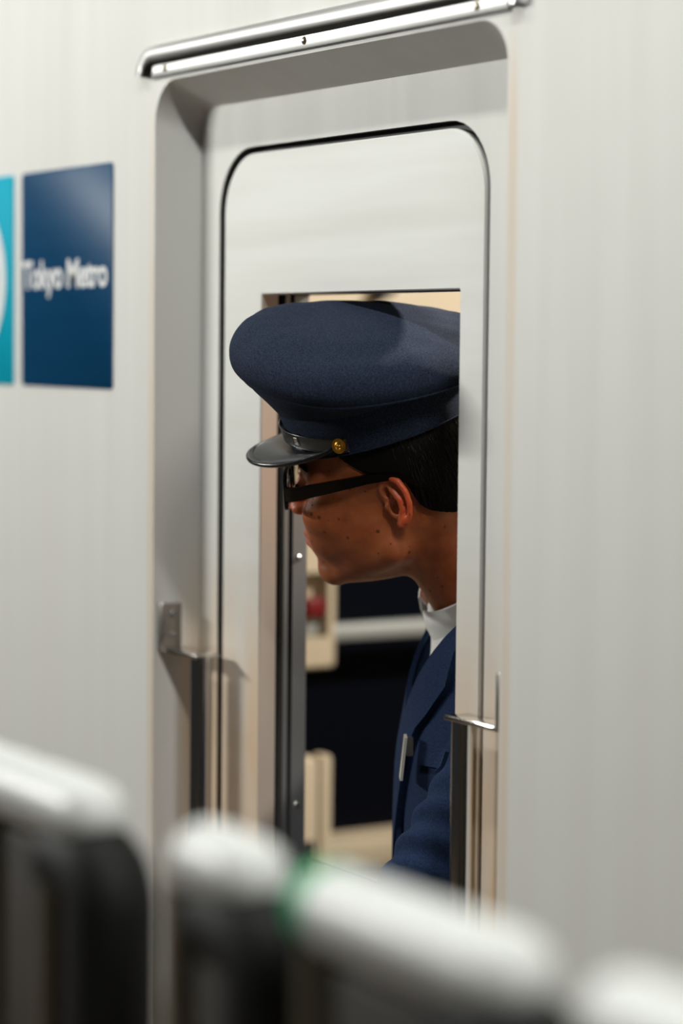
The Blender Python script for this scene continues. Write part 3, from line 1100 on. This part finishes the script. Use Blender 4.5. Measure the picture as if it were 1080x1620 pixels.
# ---- glasses (head frame)
gla = empty('glasses', (0, 0, 0))
gla.parent = man
gc = h2w((10.8, 0, 1.8))
gla.location = Vector(gc) - Vector(man.location)
for s in (1, -1):
    lens = []
    for k in range(40):
        a = 2 * math.pi * k / 40
        ca_, sa = math.cos(a), math.sin(a)
        x = 2.75 * np.sign(ca_) * abs(ca_) ** .55
        y = 1.75 * np.sign(sa) * abs(sa) ** .6
        l = 3.55 + x
        lens.append((12.05 - .018 * l * l - .10 * (y - 0), s * l, 1.75 + y - (.25 if x < 0 else 0) * 0))
    lens = np.array(lens)
    cen = lens.mean(0)
    loopo = [[tuple(h2w(cen + (p - cen) * sc_ + np.array([df, 0, 0]))) for p in lens] for sc_, df in
             ((1.0, .18), (1.13, .20), (1.15, 0), (1.13, -.20), (1.0, -.18), (1.0, .18))]
    obj('rim', *loft(loopo), 'acetate', gla, True, 40)
    pl = [[tuple(h2w(cen + (p - cen) * sc_ + np.array([df, 0, 0]))) for p in lens] for sc_, df in ((1.01, .06), (.5, .10), (.05, .12))]
    pb = [[tuple(h2w(cen + (p - cen) * sc_ + np.array([df, 0, 0]))) for p in lens] for sc_, df in ((.05, -.02), (.5, -.04), (1.01, -.08))]
    obj('lens', *loft(pl + pb), 'lens', gla, True)
    # temple: end piece at the rim corner, bar to the ear, tip behind the ear
    path = [(11.35, 6.55, 2.05, .80), (10.9, 7.0, 2.05, .80), (10.0, 7.25, 2.12, .74), (6.0, 7.55, 2.7, .62), (2.0, 7.75, 3.3, .50), (-.6, 7.75, 3.45, .40),
            (-2.2, 7.7, 3.0, .38), (-4.0, 7.5, 1.9, .36), (-5.2, 7.3, .9, .34)]
    lp = []
    for f_, l_, u_, hh in path:
        tl = .21
        lp.append([tuple(h2w((f_, s * (l_ + a), u_ + b))) for a, b in ((-tl, -hh), (tl, -hh), (tl + .03, 0), (tl, hh), (-tl, hh), (-tl - .03, 0))])
    obj('temple', *loft(lp, True, True), 'acetate', gla, True, 40)
    obj('nose_pad', *tube([h2w((11.5, s * 1.0, 1.2)), h2w((11.2, s * 1.15, .4))], [.002, .003], 8), 'acetate', gla, True)
obj('bridge', *tube([h2w((12.0, -1.1, 2.4)), h2w((12.25, 0, 2.7)), h2w((12.0, 1.1, 2.4))], .0025, 10), 'acetate', gla, True)

# ---- shirt


def shirt_sdf(P):
    q = w2t(P)
    d = torso(P, -.004)
    d = np.maximum(d, -q[:, 2] - .45)
    nk = cap_(P, NB + np.array([0, 0, -.03]), NB + nax_ * .045, .068)
    nk = np.maximum(nk, (P - NB) @ nax_ - .045)
    return su(np.maximum(d, q[:, 2] - .035), nk, .03)


nax_ = h2w((-2.4, 0, -3.0)) - NB
nax_ /= np.linalg.norm(nax_)
shv, shf = nets(shirt_sdf, (-.35, -.05, .85), (.25, .40, 1.46), .006)
shirt = obj('shirt', relax(shv, shf, 2), shf, 'shirt', man, True)
# collar: stand and turned-down leaf round the neck axis
nax = h2w((-2.4, 0, -3.0)) - NB
nax /= np.linalg.norm(nax)
cb_f = TF - nax * (TF @ nax); cb_f /= np.linalg.norm(cb_f)
cb_l = np.cross(nax, cb_f)
CC = NB + nax * .030


def col_pt(t, r, hgt):
    return CC + cb_f * (r * math.cos(t) * 1.03) + cb_l * (r * math.sin(t)) + nax * hgt


def collar():
    ts_ = np.radians(np.linspace(14, 346, 49))
    L_ = []
    for t in ts_:
        c = math.cos(t)
        k = max(0, c) ** 3
        top = .034 - .010 * k
        fold = [(.0695, .000), (.0685, top - .002), (.0700, top), (.0722, top - .001), (.0755 + .004 * k, top - .016), (.081 + .008 * k, top - .046 - .024 * k),
                (.0825 + .008 * k, top - .0465 - .024 * k), (.0740 + .004 * k, top - .016), (.0712, top - .004)]
        L_.append([tuple(col_pt(t, r, h_)) for r, h_ in fold])
    return loft(L_, True, True)


obj('collar', *collar(), 'shirt', shirt, True, 50)
pk = t2w((.0, 0, 0))

# ---- jacket


def v_half(u):
    """half width of the open front at height u below the neck base"""
    return np.clip(.074 + (u + .02) * .62, .004, .085)


def jacket_raw(P):
    d = torso(P, .010)
    q = w2t(P)
    arm = limb(P, [SHL, ELL, ELL + (WRL - ELL) * .86], [.050, .050, .041], .02)
    fold = .0055 * np.sin((P[:, 2] * 1.0 + P[:, 1] * .8 - P[:, 0] * .3) * 150) * np.exp(-((P - (ELL * .6 + SHL * .4)) ** 2).sum(1) / .008)
    d = su(d, arm - fold, .022)
    d = su(d, limb(P, [SHR, ELR, ELR + (WRR - ELR) * .86], [.058, .052, .040], .02), .03)
    d = su(d, ell(q, (.0, 0, -.52), (.13, .178, .14)), .04)
    return d


def jacket_sdf(P):
    q = w2t(P)
    d = jacket_raw(P)
    d = np.maximum(d, q[:, 2] - .005)
    vcut = np.maximum(np.abs(q[:, 1]) - v_half(q[:, 2]), -q[:, 0])
    d = ss(d, vcut, .006)
    hole = cap_(P, NB + np.array([0, 0, -.03]), NB + nax * .1, .086)
    d = ss(d, hole, .008)
    return np.maximum(d, -(q[:, 2] + .60))


jv, jf = nets(jacket_sdf, (-.40, -.16, .68), (.30, .45, 1.36), .005)
jacket = obj('jacket', relax(jv, jf, 2, .4), jf, 'navy_suit', man, True)


def chest(l, u, off):
    """point on the jacket front at (left l, height u) of the torso frame"""
    f_ = .30
    for _ in range(60):
        d = jacket_raw(t2w((f_, l, u))[None])[0]
        f_ -= d * .8
        if abs(d) < 2e-4: break
    return t2w((f_ + off, l, u))


def patch(rows, off0, off1):
    """rows of (l,u) -> thick patch lying on the jacket front"""
    A = [[tuple(chest(l, u, off1)) for l, u in r] for r in rows]
    B_ = [[tuple(chest(l, u, off0)) for l, u in r] for r in rows]
    nr, nc = len(rows), len(rows[0])
    v = [p for r in A for p in r] + [p for r in B_ for p in r]
    f = []
    for i in range(nr - 1):
        for j in range(nc - 1):
            a = i * nc + j
            f.append([a, a + 1, a + nc + 1, a + nc])
            b = nr * nc + a
            f.append([b, b + nc, b + nc + 1, b + 1])
    k = nr * nc
    edge = [j for j in range(nc)] + [i * nc + nc - 1 for i in range(1, nr)] + [(nr - 1) * nc + j for j in range(nc - 2, -1, -1)] + [i * nc for i in range(nr - 2, 0, -1)]
    for i in range(len(edge)):
        a, b = edge[i], edge[(i + 1) % len(edge)]
        f.append([b, a, a + k, b + k])
    return v, f


for s in (1, -1):
    rows = []
    for i in range(19):
        x = i / 18
        u = -.012 - x * .30
        inn = float(v_half(np.array(u))) - .004 
        wid = .012 + .050 * min(1, x / .22) if x < .30 else .062 * (1 - (x - .30) / .70) ** .8 + .004
        if s > 0: inn -= .055 * max(0, x - .3)
        rows.append([(s * (inn + wid * k / 5), u) for k in range(6)])
    obj('lapel', *patch(rows, .000, .0085 if s > 0 else .0055), 'navy_suit', jacket, True, 40)
rows = [[(.070 + .085 * j / 8, -.145 - .022 * i / 3 + .006 * j / 8) for j in range(9)] for i in range(4)]
obj('breast_pocket', *patch(rows, .0, .0045), 'navy_suit', jacket, True, 40)
# clip badge on the pocket edge
bc = chest(.064, -.150, .010)
bn = TF * .9 - TL * .1
bdir = np.array([0, 0, 1.0])
bw = np.cross(bdir, bn)


def obox(c, ax, half):
    v = []
    for a in (-1, 1):
        for b in (-1, 1):
            for d_ in (-1, 1):
                v.append(tuple(c + ax[0] * a * half[0] + ax[1] * b * half[1] + ax[2] * d_ * half[2]))
    f = [[0, 1, 3, 2], [4, 6, 7, 5], [0, 4, 5, 1], [2, 3, 7, 6], [0, 2, 6, 4], [1, 5, 7, 3]]
    return v, f


tilt = np.array([0, 0, 1.0]) * .99 - TF * .10
obj('name_badge', *obox(bc + TF * .010 + np.array([0, 0, -.010]), (bn, bw, tilt), (.0016, .015, .0235)), 'badge', jacket)
obj('badge_clip', *obox(bc + TF * .003 + np.array([0, 0, .002]), (bn, bw, bdir), (.004, .004, .010)), 'bright_steel', jacket)
for u in (-.33, -.43):
    c = chest(.012, u, .001)
    obj('jacket_button', *tube([c, c + TF * .003, c + TF * .004], [.009, .009, .006], 16), 'gold', jacket, True, 40)

# ---- trousers and shoes


def trousers_sdf(P):
    q = w2t(P)
    d = ell(q, (-.01, 0, -.52), (.125, .165, .12))
    for a, b, c in zip(HIPS, KNEES, FEET):
        d = su(d, limb(P, [a, b, c], [.09, .068, .062]), .03)
    return np.maximum(np.maximum(d, .055 - P[:, 2]), q[:, 2] + .42)


tv_, tf_ = nets(trousers_sdf, (-.40, -.05, .03), (.30, .45, .95), .010)
obj('trousers', relax(tv_, tf_, 1), tf_, 'navy_suit', man, True)
for f_ in FEET:
    def shoe_sdf(P, f_=f_):
        c = np.array([f_[0], f_[1], .03])
        d = su(cap_(P, c + TF * -.02 + np.array([0, 0, .045]), c + TF * .14 + np.array([0, 0, .035]), .042, .036), cap_(P, c + np.array([0, 0, .06]), c + np.array([0, 0, .10]), .042), .02)
        return np.maximum(d, .031 - P[:, 2])
    v1, f1 = nets(shoe_sdf, (f_[0] - .2, f_[1] - .22, .0), (f_[0] + .2, f_[1] + .15, .2), .006)
    obj('shoe', v1, f1, 'shoe', man, True)

# ------------------------------------------------------------------ platform barrier in the foreground
BY = -0.70


def barrier(x0, x1, label, green=False, posts=()):
    e = empty('platform_barrier', ((x0 + x1) / 2, BY, 0.0), label, 'barrier', 'platform barrier segments')
    ztop = 1.315
    r = .024
    path = [(x0 + r * (1 - math.cos(math.pi / 2 * k / 6)), BY, ztop - r) for k in range(7)]
    rr = [max(.002, r * math.sin(math.pi / 2 * k / 6)) for k in range(7)]
    path += [(x1 - r * (1 - math.cos(math.pi / 2 * k / 6)), BY, ztop - r) for k in range(6, -1, -1)]
    rr += [max(.002, r * math.sin(math.pi / 2 * k / 6)) for k in range(6, -1, -1)]
    obj('top_rail', *tube(path, rr, 20), 'barrier_highlight', e, True)
    # rounded black end bend under the right end of the rail
    xb = x1 - .022
    bend = [(xb - .03, BY, ztop - .055)] + [(xb + .028 * math.sin(a), BY, ztop - .083 + .028 * math.cos(a)) for a in np.linspace(0.2, math.pi / 2, 7)] + [(xb + .028, BY, .02)]
    obj('end_bend', *tube(bend, .030, 18), 'barrier_black', e, True, 60)
    box('panel', (x0 + .02, BY - .012, .06), (x1 - .005, BY + .012, ztop - .05), 'barrier_brown', e, .004)
    for x in posts:
        obj('post', *tube([(x, BY, 0), (x, BY, ztop - .04)], .020, 18), 'barrier_post', e, True, 60)
    if green:
        obj('green_marker', *tube([(x0 + .010, BY, ztop - r), (x0 + .026, BY, ztop - r)], [.0235, .0255], 18), 'green', e, True, 60)
    return e


barrier(0.30, 0.75, 'white highlight topped platform barrier segment at the far left of the foreground', posts=(.60, .69))
barrier(0.862, 0.958, 'short white highlight topped platform barrier segment in the middle of the foreground', posts=(.873,))
barrier(1.005, 1.215, 'white highlight topped platform barrier segment with a green end in the right foreground', True, posts=(1.03,))
barrier(1.262, 1.60, 'white highlight topped platform barrier segment cut by the right lower corner of the photo', posts=(1.42,))
